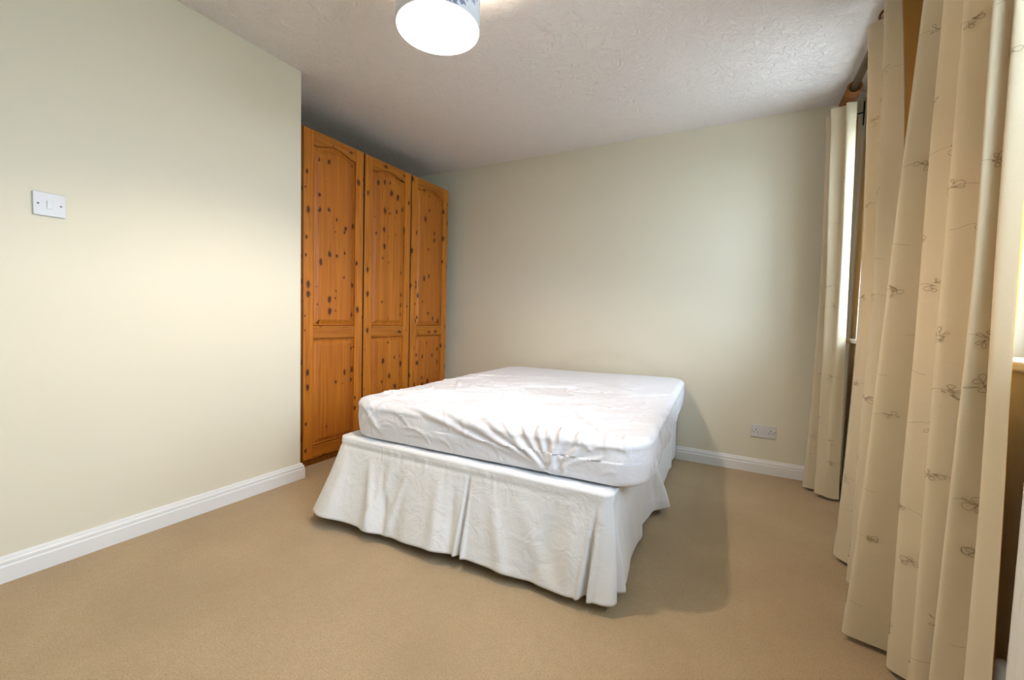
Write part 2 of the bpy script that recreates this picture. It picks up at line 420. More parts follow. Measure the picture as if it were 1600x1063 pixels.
def panel_mesh(name, y0, y1, z0, z1, arched, mat, parent, loc):
    """raised-and-fielded panel facing +x, in local coordinates from loc"""
    def outline(ins):
        pts = [(y0+ins, z0+ins), (y1-ins, z0+ins)]
        N = 22
        for i in range(N+1):
            t = 1 - i/N
            pts.append((y0+ins+(y1-y0-2*ins)*t, z1-ins+(arch(t) if arched else 0)))
        return pts
    rings = [(0.0, -0.015), (0.005, -0.015), (0.010, -0.007), (0.0135, -0.007), (0.017, -0.0135), (0.020, -0.0135), (0.044, -0.0035), (0.0445, -0.0015), (0.048, -0.0010)]
    V = []; Fc = []; n = None
    for ins, x in rings:
        p = outline(ins); n = len(p)
        V += [(x, a, b) for a, b in p]
    for r in range(len(rings)-1):
        for k in range(n):
            k2 = (k+1) % n; Fc.append((r*n+k, r*n+k2, (r+1)*n+k2, (r+1)*n+k))
    Fc.append(tuple((len(rings)-1)*n+k for k in range(n)))
    return recalc(from_py(name, V, Fc, mat, parent, loc, smooth=False))
door_labels = ['wardrobe door nearest the cream wall', 'middle door of the wardrobe', 'wardrobe door nearest the back wall']
for di, (y0, y1) in enumerate(DOORS):
    d = empty('door', Vector((WX, y0, ZB))-wo, wd); d['label'] = door_labels[di]
    base = Vector((WX, y0, ZB)); w = y1-y0; H = ZT-ZB
    wbox('stile', DX0, WX, y0, y0+STL, ZB, ZT, M_PINE, d, 0.003, base)
    wbox('stile', DX0, WX, y1-STL, y1, ZB, ZT, M_PINE, d, 0.003, base)
    wbox('rail', DX0, WX-0.0008, y0+STL, y1-STL, ZB, PB, M_PINE_H, d, 0.003, base)
    wbox('rail', DX0, WX-0.0008, y0+STL, y1-STL, R0, R1, M_PINE_H, d, 0.003, base)
    # arched top rail
    V = []; Fc = []; N = 22; a0, a1 = STL, w-STL
    for x in (-0.020, -0.0008):
        for i in range(N+1):
            t = i/N; yy = a0+(a1-a0)*t
            V.append((x, yy, 0)); V.append((x, yy, PT-ZT+arch(t)))
    m = 2*(N+1)
    for i in range(N):
        a = 2*i
        Fc += [(m+a, m+a+1, m+a+3, m+a+2), (a, a+2, a+3, a+1), (m+a+1, a+1, a+3, m+a+3), (a, m+a, m+a+2, a+2)]
    recalc(from_py('rail', V, Fc, M_PINE_H, d, Vector((0, 0, H)), smooth=False))
    panel_mesh('panel', -0.004, w-2*STL+0.004, -0.004, R0-PB+0.004, False, M_PINE_P, d, Vector((0, STL, PB-ZB)))
    panel_mesh('panel', -0.004, w-2*STL+0.004, -0.004, PT-R1+0.004, True, M_PINE_P, d, Vector((0, STL, R1-ZB)))

# ------------------------------------------------------------------ bed base (divan)
BX0, BX1, BY0, BY1, BZ = -1.715, -0.385, 1.412, 3.290, 0.405
BED_TURN = math.radians(0.9)   # the bed stands slightly askew
bb = empty('divan_bed_base', ((BX0+BX1)/2, (BY0+BY1)/2, 0)); tag(bb, 'double divan bed base on black castors hidden under the white valance', 'bed base')
bo = Vector(bb.location); bb.rotation_euler.z = BED_TURN
bm = bmesh.new(); add_box(bm, BX0-bo.x+0.012, BX1-bo.x-0.012, BY0-bo.y+0.012, BY1-bo.y, 0.075, BZ-0.006, 0.02, 3); from_bm('body', bm, M_DIVAN, bb)
for (x, y) in ((BX0+0.09, BY0+0.07), (BX1-0.09, BY0+0.07), (BX0+0.09, BY1-0.1), (BX1-0.09, BY1-0.1), (BX0+0.09, 2.35), (BX1-0.09, 2.35)):
    lathe('castor', [(0.0, 0), (0.017, 0), (0.023, 0.006), (0.025, 0.022), (0.023, 0.040), (0.012, 0.046), (0.010, 0.076), (0, 0.076)], M_CASTOR, bb, Vector((x-bo.x, y-bo.y, 0)), 18)

# ------------------------------------------------------------------ valance sheet
def valance():
    rc = 0.03
    # perimeter polyline (far left -> foot -> far right) with outward normals, parameterised by length
    P = []; Nn = []
    def seg(p, q, n, step=0.006):
        L = math.dist(p, q); k = max(2, int(L/step))
        for i in range(k): P.append((p[0]+(q[0]-p[0])*i/k, p[1]+(q[1]-p[1])*i/k)); Nn.append(n)
    def arc(c, a0, a1, k=14):
        for i in range(k):
            a = a0+(a1-a0)*i/k; P.append((c[0]+rc*math.cos(a), c[1]+rc*math.sin(a))); Nn.append((math.cos(a), math.sin(a)))
    seg((BX0, BY1), (BX0, BY0+rc), (-1, 0)); arc((BX0+rc, BY0+rc), PI, 1.5*PI)
    seg((BX0+rc, BY0), (BX1-rc, BY0), (0, -1)); arc((BX1-rc, BY0+rc), 1.5*PI, 2*PI)
    seg((BX1, BY0+rc), (BX1, BY1), (1, 0)); P.append((BX1, BY1)); Nn.append((1, 0))
    P = np.array(P); Nn = np.array(Nn)
    s = np.r_[0, np.cumsum(np.linalg.norm(np.diff(P, axis=0), axis=1))]
    sl = (BY1-BY0-rc) + rc*PI/4            # arc length at the left foot corner
    sr = sl + (BX1-BX0-2*rc) + rc*PI/2     # right foot corner
    def s_foot(x): return sl + rc*PI/4 + (x-(BX0+rc))
    def s_right(y): return sr + rc*PI/4 + (y-(BY0+rc))
    nrow = 46
    v = np.linspace(0, 1, nrow)
    S, Vv = np.meshgrid(s, v, indexing='ij')
    g = lambda c, w: np.exp(-((S-c)/w)**2)
    rngn = np.random.RandomState(5)
    flare = 0.055 - 0.03*sstep(s_foot(-0.9), s_foot(-0.5), S) + 0.066*g(sl-0.02, 0.14) + 0.03*g(sl+0.22, 0.18) + 0.03*g(s_foot(-1.15), 0.2) + 0.010*g(s_foot(-0.62), 0.2) \
        + 0.008*g(sr-0.03, 0.08) + 0.005*g(sr+0.2, 0.2) + 0.03*g(s_right(2.30), 0.16)
    flare = flare * (1 - 0.55*sstep(sr+0.05, sr+0.25, S))
    out = flare*Vv**1.15
    # soft hanging folds
    fold = np.zeros_like(S)
    for k in range(46):
        c = rngn.uniform(0, s[-1]); w = rngn.uniform(0.018, 0.06); a = rngn.uniform(-0.010, 0.012)
        lean = rngn.uniform(-0.12, 0.12); v0 = rngn.uniform(0.0, 0.3)
        fold += a*np.exp(-((S-c-lean*Vv)/(w*(0.6+0.6*Vv)))**2)*sstep(v0, v0+0.6, Vv)
    for (x, a, w, lean) in ((-1.50, 0.018, 0.025, 0.10), (-1.42, -0.012, 0.02, 0.08), (-1.36, 0.016, 0.022, -0.12), (-1.27, 0.014, 0.018, -0.10), (-1.10, 0.012, 0.03, 0.02), (-1.03, -0.010, 0.02, 0.03),
                            (-0.85, 0.010, 0.03, 0.10), (-0.72, 0.008, 0.04, 0.16), (-0.50, 0.012, 0.035, -0.02), (-0.58, -0.010, 0.03, -0.10)):
        fold += a*np.exp(-((S-s_foot(x)-lean*(Vv-0.2))/(w*(0.7+0.5*Vv)))**2)*sstep(0.05, 0.75, Vv)
    out = out + fold
    # gathers just under the seam
    gat = np.zeros_like(S)
    for k in range(150):
        c = rngn.uniform(0, s[-1]); w = rngn.uniform(0.004, 0.009); a = rngn.uniform(-0.0025, 0.003)
        gat += a*np.exp(-((S-c)/w)**2)
    out += gat*np.exp(-((Vv-0.10)/0.09)**2)
    # box pleats: deep narrow slits that open towards the hem
    def pleat(c, depth, w0, w1, lean=0.0, lip=0.010):
        cc = c + lean*Vv; w = w0 + (w1-w0)*Vv; d = (S-cc)/w
        return -depth*np.exp(-(d**4))*sstep(0.05, 0.22, Vv) + lip*np.exp(-((np.abs(d)-1.9)/0.8)**2)*sstep(0.1, 1.0, Vv)
    out += pleat(s_foot(-0.955), 0.034, 0.004, 0.010, -0.010, 0.012)
    out += pleat(s_foot(-0.425), 0.034, 0.004, 0.011, -0.030, 0.012)
    out += pleat(sr+0.030, 0.030, 0.004, 0.016, 0.0, 0.014)
    out += pleat(s_right(2.33), 0.030, 0.004, 0.030, 0.05, 0.012)
    out += 0.070*np.exp(-((S-s_right(2.24)-0.05*Vv)/(0.012+0.035*Vv))**2)*sstep(0.10, 1.0, Vv)
    out += pleat(sl-0.6, 0.03, 0.004, 0.012)
    # seam bead
    out += 0.004*np.exp(-((Vv-0.055)/0.016)**2) - 0.003*np.exp(-((Vv-0.095)/0.02)**2)
    out = np.maximum(out, 0.004 - 0.010*Vv) + 0.006
    # cloth keeps its length: swinging out lifts the hem
    Lc = 0.376 + 0.006*np.sin(S*9.0) - 0.012*np.exp(-((S-s_foot(-1.0))/0.7)**2)
    drop = np.sqrt(np.maximum((Lc*Vv)**2 - (np.abs(out)*0.9)**2, (0.75*Lc*Vv)**2))
    Z = BZ + 0.003 - drop - 0.004*(1-np.exp(-Vv*40))
    Z = np.maximum(Z, 0.006)
    rest = np.clip((0.010+0.012)/(1), 0, 1)
    X = P[:, 0][:, None] + Nn[:, 0][:, None]*out
    Y = P[:, 1][:, None] + Nn[:, 1][:, None]*out
    Y = np.minimum(Y, BY1)
    verts = np.stack([X, Y, Z], -1).reshape(-1, 3)
    faces = grid_faces(len(s), nrow)
    # deck: strip of the flat top under and around the mattress
    ins = [0.004, 0.012, 0.03, 0.06, 0.10, 0.16, 0.22]
    base = len(verts); extra = []
    cxm, cym = (BX0+BX1)/2, (BY0+BY1)/2
    for i in range(len(s)):
        for j, q in enumerate(ins):
            k = 1 - q/0.66; kx = BX0+0.66
            x = cxm + (P[i, 0]-cxm)*k; ky = 1 - q/0.945; y = BY1 - (BY1-P[i, 1])*(1-q/1.89) if True else 0
            puff = 0.004*math.exp(-((q-0.03)/0.03)**2) + 0.002*math.sin(23*s[i])*math.exp(-(q/0.08)**2) + float(gat[i, 0])*0.8*math.exp(-(q/0.05)**2)
            extra.append((x, y, BZ + 0.003 + max(puff, 0) - (0.002 if j == 0 else 0)))
    n = len(ins)
    for i in range(len(s)-1):
        faces.append((base+i*n, base+(i+1)*n, (i+1)*nrow, i*nrow))
        for j in range(n-1): faces.append((base+i*n+j, base+i*n+j+1, base+(i+1)*n+j+1, base+(i+1)*n+j))
    verts = np.r_[verts, np.array(extra)]
    o = from_py('valance_sheet', verts - np.array([bo.x, bo.y, 0]), faces, M_VALANCE, None, (bo.x, bo.y, 0))
    recalc(o)
    sm = o.modifiers.new('thickness', 'SOLIDIFY'); sm.thickness = 0.0015; sm.offset = 0
    return o
val = valance(); val.rotation_euler.z = BED_TURN; tag(val, 'white pleated valance sheet hanging around the bed base down to the carpet', 'valance')

# ------------------------------------------------------------------ mattress with fitted sheet
MX0, MX1, MY0, MY1, MZ0, MZ1 = -1.706, -0.300, 1.438, 3.245, 0.4145, 0.597
MATTRESS_TURN = math.radians(2.6)
mt = empty('mattress', ((MX0+MX1)/2, (MY0+MY1)/2, MZ0)); tag(mt, 'double mattress in a wrinkled white fitted sheet lying on the valanced bed base', 'mattress')
mo = Vector(mt.location); mt.rotation_euler.z = MATTRESS_TURN
box('mattress_core', MX0+0.09-mo.x, MX1-0.09-mo.x, MY0+0.09-mo.y, MY1-0.09-mo.y, 0.006, MZ1-MZ0-0.035, M_DIVAN, mt, 0.02, 3)
def fitted_sheet():
    re = 0.028                      # edge roll
    x0, x1, y0, y1 = MX0+re, MX1-re, MY0+re, MY1-re
    nx, ny = 290, 380
    Rc = 0.105
    def round_plan(X, Y):
        cx = np.clip(X, x0+Rc, x1-Rc); cy = np.clip(Y, y0+Rc, y1-Rc)
        dx, dy = X-cx, Y-cy; m = np.maximum(np.abs(dx), np.abs(dy)); l = np.hypot(dx, dy)+1e-9
        k = np.where(l > 1e-6, m/l, 1); return cx+dx*k, cy+dy*k
    gx = np.linspace(x0, x1, nx); gy = np.linspace(y0, y1, ny)
    GX, GY = np.meshgrid(gx, gy, indexing='ij')
    TX, TY = round_plan(GX, GY)
    top = np.stack([TX, TY, np.full_like(TX, MZ1)], -1).reshape(-1, 3)
    faces = grid_faces(nx, ny)
    loop = [i*ny for i in range(nx)] + [(nx-1)*ny+j for j in range(1, ny)] + [i*ny+ny-1 for i in range(nx-2, -1, -1)] + [j for j in range(ny-2, 0, -1)]
    lp = top[loop][:, :2]
    d = np.roll(lp, -1, 0)-np.roll(lp, 1, 0); d /= np.linalg.norm(d, axis=1)[:, None]
    nrm = np.stack([d[:, 1], -d[:, 0]], -1)
    # cross-section below the top: roll, wall, tuck under
    prof = []
    for k in range(1, 8):
        a = k/7*PI/2; prof.append((re*math.sin(a), MZ1-re+re*math.cos(a), re*a))
    arc0 = re*PI/2; zt = MZ1-re; zb = MZ0+0.030
    for k in range(1, 22):
        t = k/21; prof.append((re + 0.006*math.sin(PI*t), zt+(zb-zt)*t, arc0+(zt-zb)*t))
    arc1 = arc0 + zt-zb
    for k in range(1, 7):
        a = k/6*PI/2; prof.append((re-0.030+0.030*math.cos(a), zb-0.028*math.sin(a), arc1+0.03*a))
    prof.append((re-0.06, zb-0.028, arc1+0.09)); prof.append((re-0.12, zb-0.028, arc1+0.15))
    side = []; cl = []; outn = []
    for (o, z, arc) in prof:
        side.append(np.c_[lp+nrm*o, np.full(len(lp), z)])
        cl.append(lp+nrm*arc)
    n0 = len(top); nl = len(loop); k = len(prof)
    verts = np.r_[top, np.concatenate(side)]
    cloth = np.r_[top[:, :2], np.concatenate(cl)]
    for i in range(nl):
        i2 = (i+1) % nl
        faces.append((loop[i2], loop[i], n0+i, n0+i2))
        for r in range(k-1): faces.append((n0+r*nl+i2, n0+r*nl+i, n0+(r+1)*nl+i, n0+(r+1)*nl+i2))
    nor = np.zeros_like(verts); nor[:n0, 2] = 1
    for r, (o, z, arc) in enumerate(prof):
        if r < 7: a = (r+1)/7*PI/2; h, u = math.sin(a), math.cos(a)
        elif r < 28: h, u = 1, 0
        elif r < 34: a = (r-27)/6*PI/2; h, u = math.cos(a), -math.sin(a)
        else: h, u = 0, 0
        sl = slice(n0+r*nl, n0+(r+1)*nl); nor[sl, :2] = nrm*h; nor[sl, 2] = u
    A, B = cloth[:, 0], cloth[:, 1]
    hgt = np.zeros(len(verts)); rn = np.random.RandomState(11)
    def crease(ax, ay, bx, by, amp, w, bend=0.0, skew=0.35):
        dx, dy = bx-ax, by-ay; L = math.hypot(dx, dy); tx, ty = dx/L, dy/L
        t = ((A-ax)*tx+(B-ay)*ty)/L; dd = -(A-ax)*ty+(B-ay)*tx
        dd = dd - bend*np.sin(np.clip(t, 0, 1)*PI)
        ww = w*(0.55+0.45*np.sin(np.clip(t, 0, 1)*PI))
        env = sstep(-0.12, 0.25, t)*(1-sstep(0.75, 1.12, t))
        q = dd/ww
        return amp*env*(np.exp(-q*q) - skew*np.exp(-((q+1.9)/1.3)**2))
    # broad unevenness of the top
    for _ in range(26):
        cx, cy = rn.uniform(MX0, MX1), rn.uniform(MY0, 2.9)
        hgt += rn.uniform(-0.006, 0.008)*np.exp(-((A-cx)/rn.uniform(.08, .2))**2-((B-cy)/rn.uniform(.06, .15))**2)
    # rumpled foot half of the top: creases running across the bed, fanning
    for _ in range(230):
        cx = rn.uniform(MX0+0.05, MX1-0.05); cy = MY0 + 0.05 + 1.25*rn.beta(1.3, 1.7)
        L = rn.uniform(0.08, 0.34); a = rn.normal(0.30, 0.42)
        if rn.rand() < 0.12: a += 1.2
        fall = 1 - 0.65*((cy-MY0)/1.3)
        hgt += crease(cx-L/2*math.cos(a), cy-L/2*math.sin(a), cx+L/2*math.cos(a), cy+L/2*math.sin(a), rn.uniform(0.004, 0.012)*fall, rn.uniform(0.006, 0.014), rn.uniform(-0.03, 0.03))
    for (ax, ay, bx, by, am, w, be) in ((-1.45, 1.72, -0.95, 2.02, .010, .014, .03), (-1.15, 1.62, -0.75, 2.05, .010, .013, .04), (-0.95, 1.60, -0.60, 1.95, .010, .013, -.03),
            (-1.52, 1.62, -1.30, 1.86, .011, .015, .02), (-0.80, 1.95, -0.36, 2.15, .008, .012, .02), (-1.25, 2.15, -0.80, 2.45, .007, .012, .03), (-0.72, 1.72, -0.40, 1.80, .010, .014, .03),
            (-1.35, 1.62, -1.22, 1.72, .012, .018, 0), (-0.66, 1.62, -0.60, 1.86, .009, .016, 0.01), (-0.55, 2.2, -0.33, 2.5, .006, .012, .01)):
        hgt += crease(ax, ay, bx, by, am*1.5, w, be)
    for _ in range(150):              # finer sharp creases
        cx = rn.uniform(MX0+0.04, MX1-0.04); cy = MY0 + 0.05 + 1.3*rn.beta(1.2, 1.6)
        L = rn.uniform(0.04, 0.16); a = rn.normal(0.35, 0.5); fall = 1 - 0.6*((cy-MY0)/1.35)
        hgt += crease(cx-L/2*math.cos(a), cy-L/2*math.sin(a), cx+L/2*math.cos(a), cy+L/2*math.sin(a), rn.uniform(0.003, 0.006)*fall, rn.uniform(0.004, 0.007), rn.uniform(-0.015, 0.015))
    yf = MY0 + re                     # cloth-space foot edge; the foot face continues to lower b
    # pull folds on the foot face towards the tucked point under the middle
    px, py = -0.635, yf-0.20
    for (sx, sy, am, w, be) in ((-1.42, yf+0.01, .010, .012, .02), (-1.24, yf+0.02, .011, .012, .02), (-1.12, yf+0.01, .010, .011, .02), (-1.00, yf+0.02, .012, .014, .015), (-0.90, yf+0.02, .010, .012, .01),
            (-0.80, yf+0.02, .010, .012, .005), (-0.72, yf+0.03, .012, .013, 0), (-0.655, yf+0.04, .012, .012, 0), (-0.60, yf+0.03, .012, .013, 0), (-0.53, yf-0.03, .007, .010, -.01), (-0.45, yf-0.08, .006, .010, -.01)):
        hgt += crease(sx, sy, px+rn.uniform(-.03, .03), py+rn.uniform(-.01, .02), am, w, be)
    for _ in range(26):               # finer lines on the foot face
        cx = rn.uniform(MX0+0.05, MX1-0.06); cy = yf - rn.uniform(0.04, 0.16); L = rn.uniform(0.05, 0.16); a = rn.normal(-0.5 if cx < -0.65 else 0.4, 0.5)
        hgt += crease(cx-L/2*math.cos(a), cy-L/2*math.sin(a), cx+L/2*math.cos(a), cy+L/2*math.sin(a), rn.uniform(0.002, 0.004), rn.uniform(0.006, 0.010), 0.01)
    for (ax, ay, bx, by) in ((-1.62, yf-0.02, -1.50, yf-0.15), (-1.55, yf, -1.64, yf-0.10), (-1.47, yf+0.01, -1.60, yf-0.12)):
        hgt += crease(ax, ay, bx, by, 0.008, 0.014, 0.01)
    # gathers along the right-hand side, pulled in by the elastic
    xr = MX1 - re
    for _ in range(34):
        cy = rn.uniform(MY0+0.10, 2.55); s0 = rn.uniform(0.05, 0.12)
        hgt += crease(xr+s0, cy+rn.uniform(-.05, .05), xr+0.235, cy+0.02, rn.uniform(0.004, 0.010), rn.uniform(0.008, 0.014), 0.008)
    for cy in (1.95, 2.02, 2.10, 2.18):
        hgt += crease(xr+0.03, cy, xr+0.235, cy+0.05, 0.011, 0.014, 0.01)
    for _ in range(20):               # foot-top edge puckers
        cx = rn.uniform(-0.75, MX1-0.05); hgt += crease(cx, yf+0.05, cx+rn.uniform(-.03, .03), yf-0.05, rn.uniform(.003, .006), .009)
    # piped mattress border showing through at the top edge
    ed = np.full(len(verts), 9.0)
    for r, (o, z, arc) in enumerate(prof): ed[n0+r*nl:n0+(r+1)*nl] = arc
    hgt += 0.005*np.exp(-((ed-0.042)/0.010)**2)
    damp = np.ones(len(verts)); damp[n0+28*nl:] = 0.35; damp[n0+33*nl:] = 0
    hgt = np.where(hgt > 0, 0.020*np.tanh(hgt/0.020), 0.007*np.tanh(hgt/0.007))
    verts = verts + nor*(hgt*damp)[:, None]
    # sagging: the foot edge sits a little lower in the middle, the side elastic lifts the sheet hem to the right
    verts[:, 2] -= 0.012*np.exp(-((verts[:, 1]-MY0)/0.25)**2)*np.where(verts[:, 2] > MZ0+0.1, 1, 0)*np.exp(-((verts[:, 0]+0.75)/0.5)**2)
    verts[:, 2] += 0.014*sstep(1.9, 3.2, verts[:, 1])*np.where(verts[:, 2] > MZ0+0.05, 1, 0)*sstep(-1.2, -0.3, verts[:, 0])
    verts[:, 1] = np.minimum(verts[:, 1], MY1+0.02); verts[:, 2] = np.maximum(verts[:, 2], MZ0)
    o = from_py('fitted_sheet', verts-np.array(mo), faces, M_SHEET, mt)
    return recalc(o)
fitted_sheet()

# ------------------------------------------------------------------ curtains
CZ1, CZM, CZ0 = 2.285, 1.04, 0.022
def catmull(P, n):
    P = np.array(P, float); P = np.r_[[2*P[0]-P[1]], P, [2*P[-1]-P[-2]]]
    out = []
    for i in range(1, len(P)-2):
        for t in np.arange(n)/n:
            a, b, c, d = P[i-1], P[i], P[i+1], P[i+2]
            out.append(0.5*(2*b+(c-a)*t+(2*a-5*b+4*c-d)*t*t+(3*b-a-3*c+d)*t**3))
    out.append(P[-2]); return np.array(out)
def curtain(label, top, mid, bot, seed, motifs=True, z1=CZ1, group='cream curtains along the window wall'):
    rn = np.random.RandomState(seed)
    pa, pb, pc = catmull(top, 12), catmull(mid, 12), catmull(bot, 12)
    nz_ = 70; zs = np.linspace(z1, CZ0, nz_); nu = len(pa)
    G = np.zeros((nu, nz_, 3))
    for j, z in enumerate(zs):
        la = (z-CZM)*(z-CZ0)/((z1-CZM)*(z1-CZ0)); lb = (z-z1)*(z-CZ0)/((CZM-z1)*(CZM-CZ0)); lc = (z-z1)*(z-CZM)/((CZ0-z1)*(CZ0-CZM))
        p = pa*la+pb*lb+pc*lc
        G[:, j, :2] = p; G[:, j, 2] = z
    u = np.linspace(0, 1, nu)[:, None]; zz = np.linspace(0, 1, nz_)[None, :]
    for _ in range(14):      # slack in the hanging cloth
        a = rn.uniform(-0.006, 0.006); cu, cz = rn.rand(), rn.rand()
        G[:, :, 0] += a*np.exp(-((u-cu)/0.10)**2-((zz-cz)/0.16)**2)
        G[:, :, 1] += rn.uniform(-0.006, 0.006)*np.exp(-((u-cu)/0.12)**2-((zz-cz)/0.2)**2)
    G[:, :, 2] += 0.006*np.sin(u*9+seed)*(zz**6)
    base = Vector((float(G[:, -1, 0].mean()), float(G[:, -1, 1].mean()), 0)); bn = np.array(base)
    du = np.gradient(G, axis=0); dv = np.gradient(G, axis=1); Nn = np.cross(du, dv); Nn /= np.linalg.norm(Nn, axis=2, keepdims=True)+1e-9
    if Nn[:, :, 0].mean() > 0: Nn = -Nn
    root = empty('curtain', base); tag(root, label, 'curtain', group)
    faces = grid_faces(nu, nz_)
    f = recalc(from_py('curtain_fabric', (G+Nn*0.0015-bn).reshape(-1, 3), faces, M_CURTAIN, root))
    l = recalc(from_py('lining', (G-Nn*0.0015-bn).reshape(-1, 3), faces, M_LINING, root)); l['label'] = 'curtain lining tinted ochre for its backlit glow'
    # turned hem and heading tape, proud of the face
    for nm, sel in (('hem', slice(nz_-4, nz_)), ('heading_tape', slice(0, 4))):
        Q = (G+Nn*0.004-bn)[:, sel]; m = Q.shape[1]
        recalc(from_py(nm, Q.reshape(-1, 3), grid_faces(nu, m), M_CURTAIN, root))
    if motifs:
        arcl = np.r_[0, np.cumsum(np.linalg.norm(np.diff(G[:, nz_//2, :], axis=0), axis=1))]
        def pt(s, z):
            i = np.clip(np.interp(s, arcl, np.arange(nu)), 0, nu-1.001); j = np.clip((z1-z)/(z1-CZ0)*(nz_-1), 0, nz_-1.001)
            i0, j0 = int(i), int(j); a, b = i-i0, j-j0
            L = lambda Q: (Q[i0, j0]*(1-a)*(1-b)+Q[i0+1, j0]*a*(1-b)+Q[i0, j0+1]*(1-a)*b+Q[i0+1, j0+1]*a*b)
            return L(G), L(Nn)
        row = 0; z = z1-0.16
        while z > 0.10:
            s = 0.05 + (row % 3)*0.075 + rn.uniform(-.02, .02)
            while s < arcl[-1]-0.04:
                V = []; Fc = []
                def ribbon(poly, w=0.0006):
                    pts = [pt(a, b) for a, b in poly]
                    for i, (p, n) in enumerate(pts):
                        t = pts[min(i+1, len(pts)-1)][0]-pts[max(i-1, 0)][0]; t = t/(np.linalg.norm(t)+1e-9)
                        c = np.cross(t, n); c = c/(np.linalg.norm(c)+1e-9)
                        V.append(p+n*0.0035+c*w-bn); V.append(p+n*0.0035-c*w-bn)
                        if i: k = len(V); Fc.append((k-4, k-3, k-1, k-2))
                zc = z + rn.uniform(-.02, .02); sz = rn.uniform(0.55, 0.85)
                npet = rn.randint(4, 7); a0 = rn.rand()*6
                for k in range(npet):
                    a = a0 + k*2*PI/npet + rn.uniform(-.3, .3); L = 0.026*sz*rn.uniform(.35, 1.25); wd_ = rn.uniform(.1, .6)
                    jx, jz = rn.uniform(-.008, .008), rn.uniform(-.008, .008)
                    ribbon([(s+jx+1.35*L*math.cos(a+wd_*math.sin(t*PI*2))*math.sin(t*PI), zc+jz+L*math.sin(a+wd_*math.sin(t*PI*2))*math.sin(t*PI)) for t in np.linspace(0, 1, 11)])
                sg = rn.choice([-1, 1])
                ribbon([(s+sg*0.10*sz*t, zc+0.005*math.sin(t*5)) for t in np.linspace(0, 1, 9)], 0.0004)
                if min(a for a, b in [(s, 0)]) > 0:
                    from_py('embroidered_flower', V, Fc, M_THREAD, root, smooth=False)
                s += rn.uniform(0.20, 0.27)
            z -= 0.125; row += 1
    return root
POLE_X, POLE_Z, POLE_R = 0.480, 2.343, 0.019
# pole with brackets
pl = empty('curtain_pole', (POLE_X, 3.29, POLE_Z)); tag(pl, 'dark wooden curtain pole fixed along the window wall just under the ceiling', 'curtain pole')
tube('rod', [(0, 0.0, 0), (0, -1.0, 0), (0, -2.2, 0), (0, -3.39, 0)], POLE_R, M_POLE, pl, 20)
def rings(root, ys):
    for y in ys:
        prof = []
        for k in range(9):
            a = 2*PI*k/8; prof.append((0.0305+0.0055*math.cos(a), 0.0042*math.sin(a)))
        o = lathe('curtain_ring', prof, M_RING, root, None, 28, 'Y'); recalc(o)
        o.location = Vector((POLE_X, y, POLE_Z-0.006))-Vector(root.location)

# far curtain, bunched in the corner
A_ = curtain('narrow cream curtain bunched in the far corner beside the wall socket',
    [(.545, 3.23), (.385, 3.17), (.500, 3.12), (.396, 3.07), (.470, 3.05), (.455, 3.02), (.500, 3.03)],
    [(.545, 3.23), (.405, 3.15), (.500, 3.11), (.425, 3.06), (.470, 3.04), (.480, 3.01), (.522, 3.02)],
    [(.545, 3.22), (.385, 3.14), (.490, 3.10), (.430, 3.03), (.470, 3.005), (.500, 3.005), (.542, 3.01)], 3, z1=2.272)
rings(pl, [2.985 + 0.0215*k for k in range(11)])
B_ = curtain('cream curtain with glow-tinted lining showing at its turned edge, behind the nearest curtain',
    [(.535, 2.43), (.412, 2.36), (.500, 2.28), (.432, 2.20), (.530, 2.13), (.442, 2.055)],
    [(.520, 2.42), (.430, 2.28), (.480, 2.20), (.425, 2.06), (.500, 2.00), (.478, 1.92)],
    [(.510, 2.40), (.405, 2.26), (.465, 2.17), (.415, 2.04), (.510, 1.97), (.470, 1.90)], 7, z1=2.30)
rings(pl, [2.07, 2.17, 2.27, 2.37])
C_ = curtain('widest cream curtain, nearest the camera, with brown embroidered flowers beside the radiator',
    [(.535, 1.76), (.432, 1.700), (.510, 1.645), (.430, 1.550), (.475, 1.505), (.440, 1.453), (.535, 1.415), (.455, 1.362), (.530, 1.362), (.480, 1.335), (.525, 1.345)],
    [(.520, 1.75), (.382, 1.668), (.495, 1.640), (.430, 1.580), (.475, 1.520), (.440, 1.453), (.535, 1.410), (.455, 1.356), (.525, 1.355), (.480, 1.322), (.508, 1.300)],
    [(.480, 1.76), (.340, 1.690), (.470, 1.655), (.430, 1.590), (.490, 1.530), (.440, 1.464), (.530, 1.430), (.455, 1.398), (.520, 1.350), (.480, 1.288), (.508, 1.245)], 21)
rings(pl, [1.34, 1.42, 1.50, 1.58, 1.68])

def bracket(y):
    dx = XR-POLE_X
    b = empty('bracket', (0, y, 0), pl)
    box('wall_plate', dx-0.006, dx, -0.008, 0.008, -0.115, 0.025, M_BLACK, b, 0.002)
    tube('arm', [(dx-0.004, 0, -0.040), (0.035, 0, -0.045), (0.015, 0, -0.036), (0.0, 0, -0.0215)], 0.004, M_BLACK, b, 8)
bracket(-0.022); bracket(-1.45); bracket(-3.1)

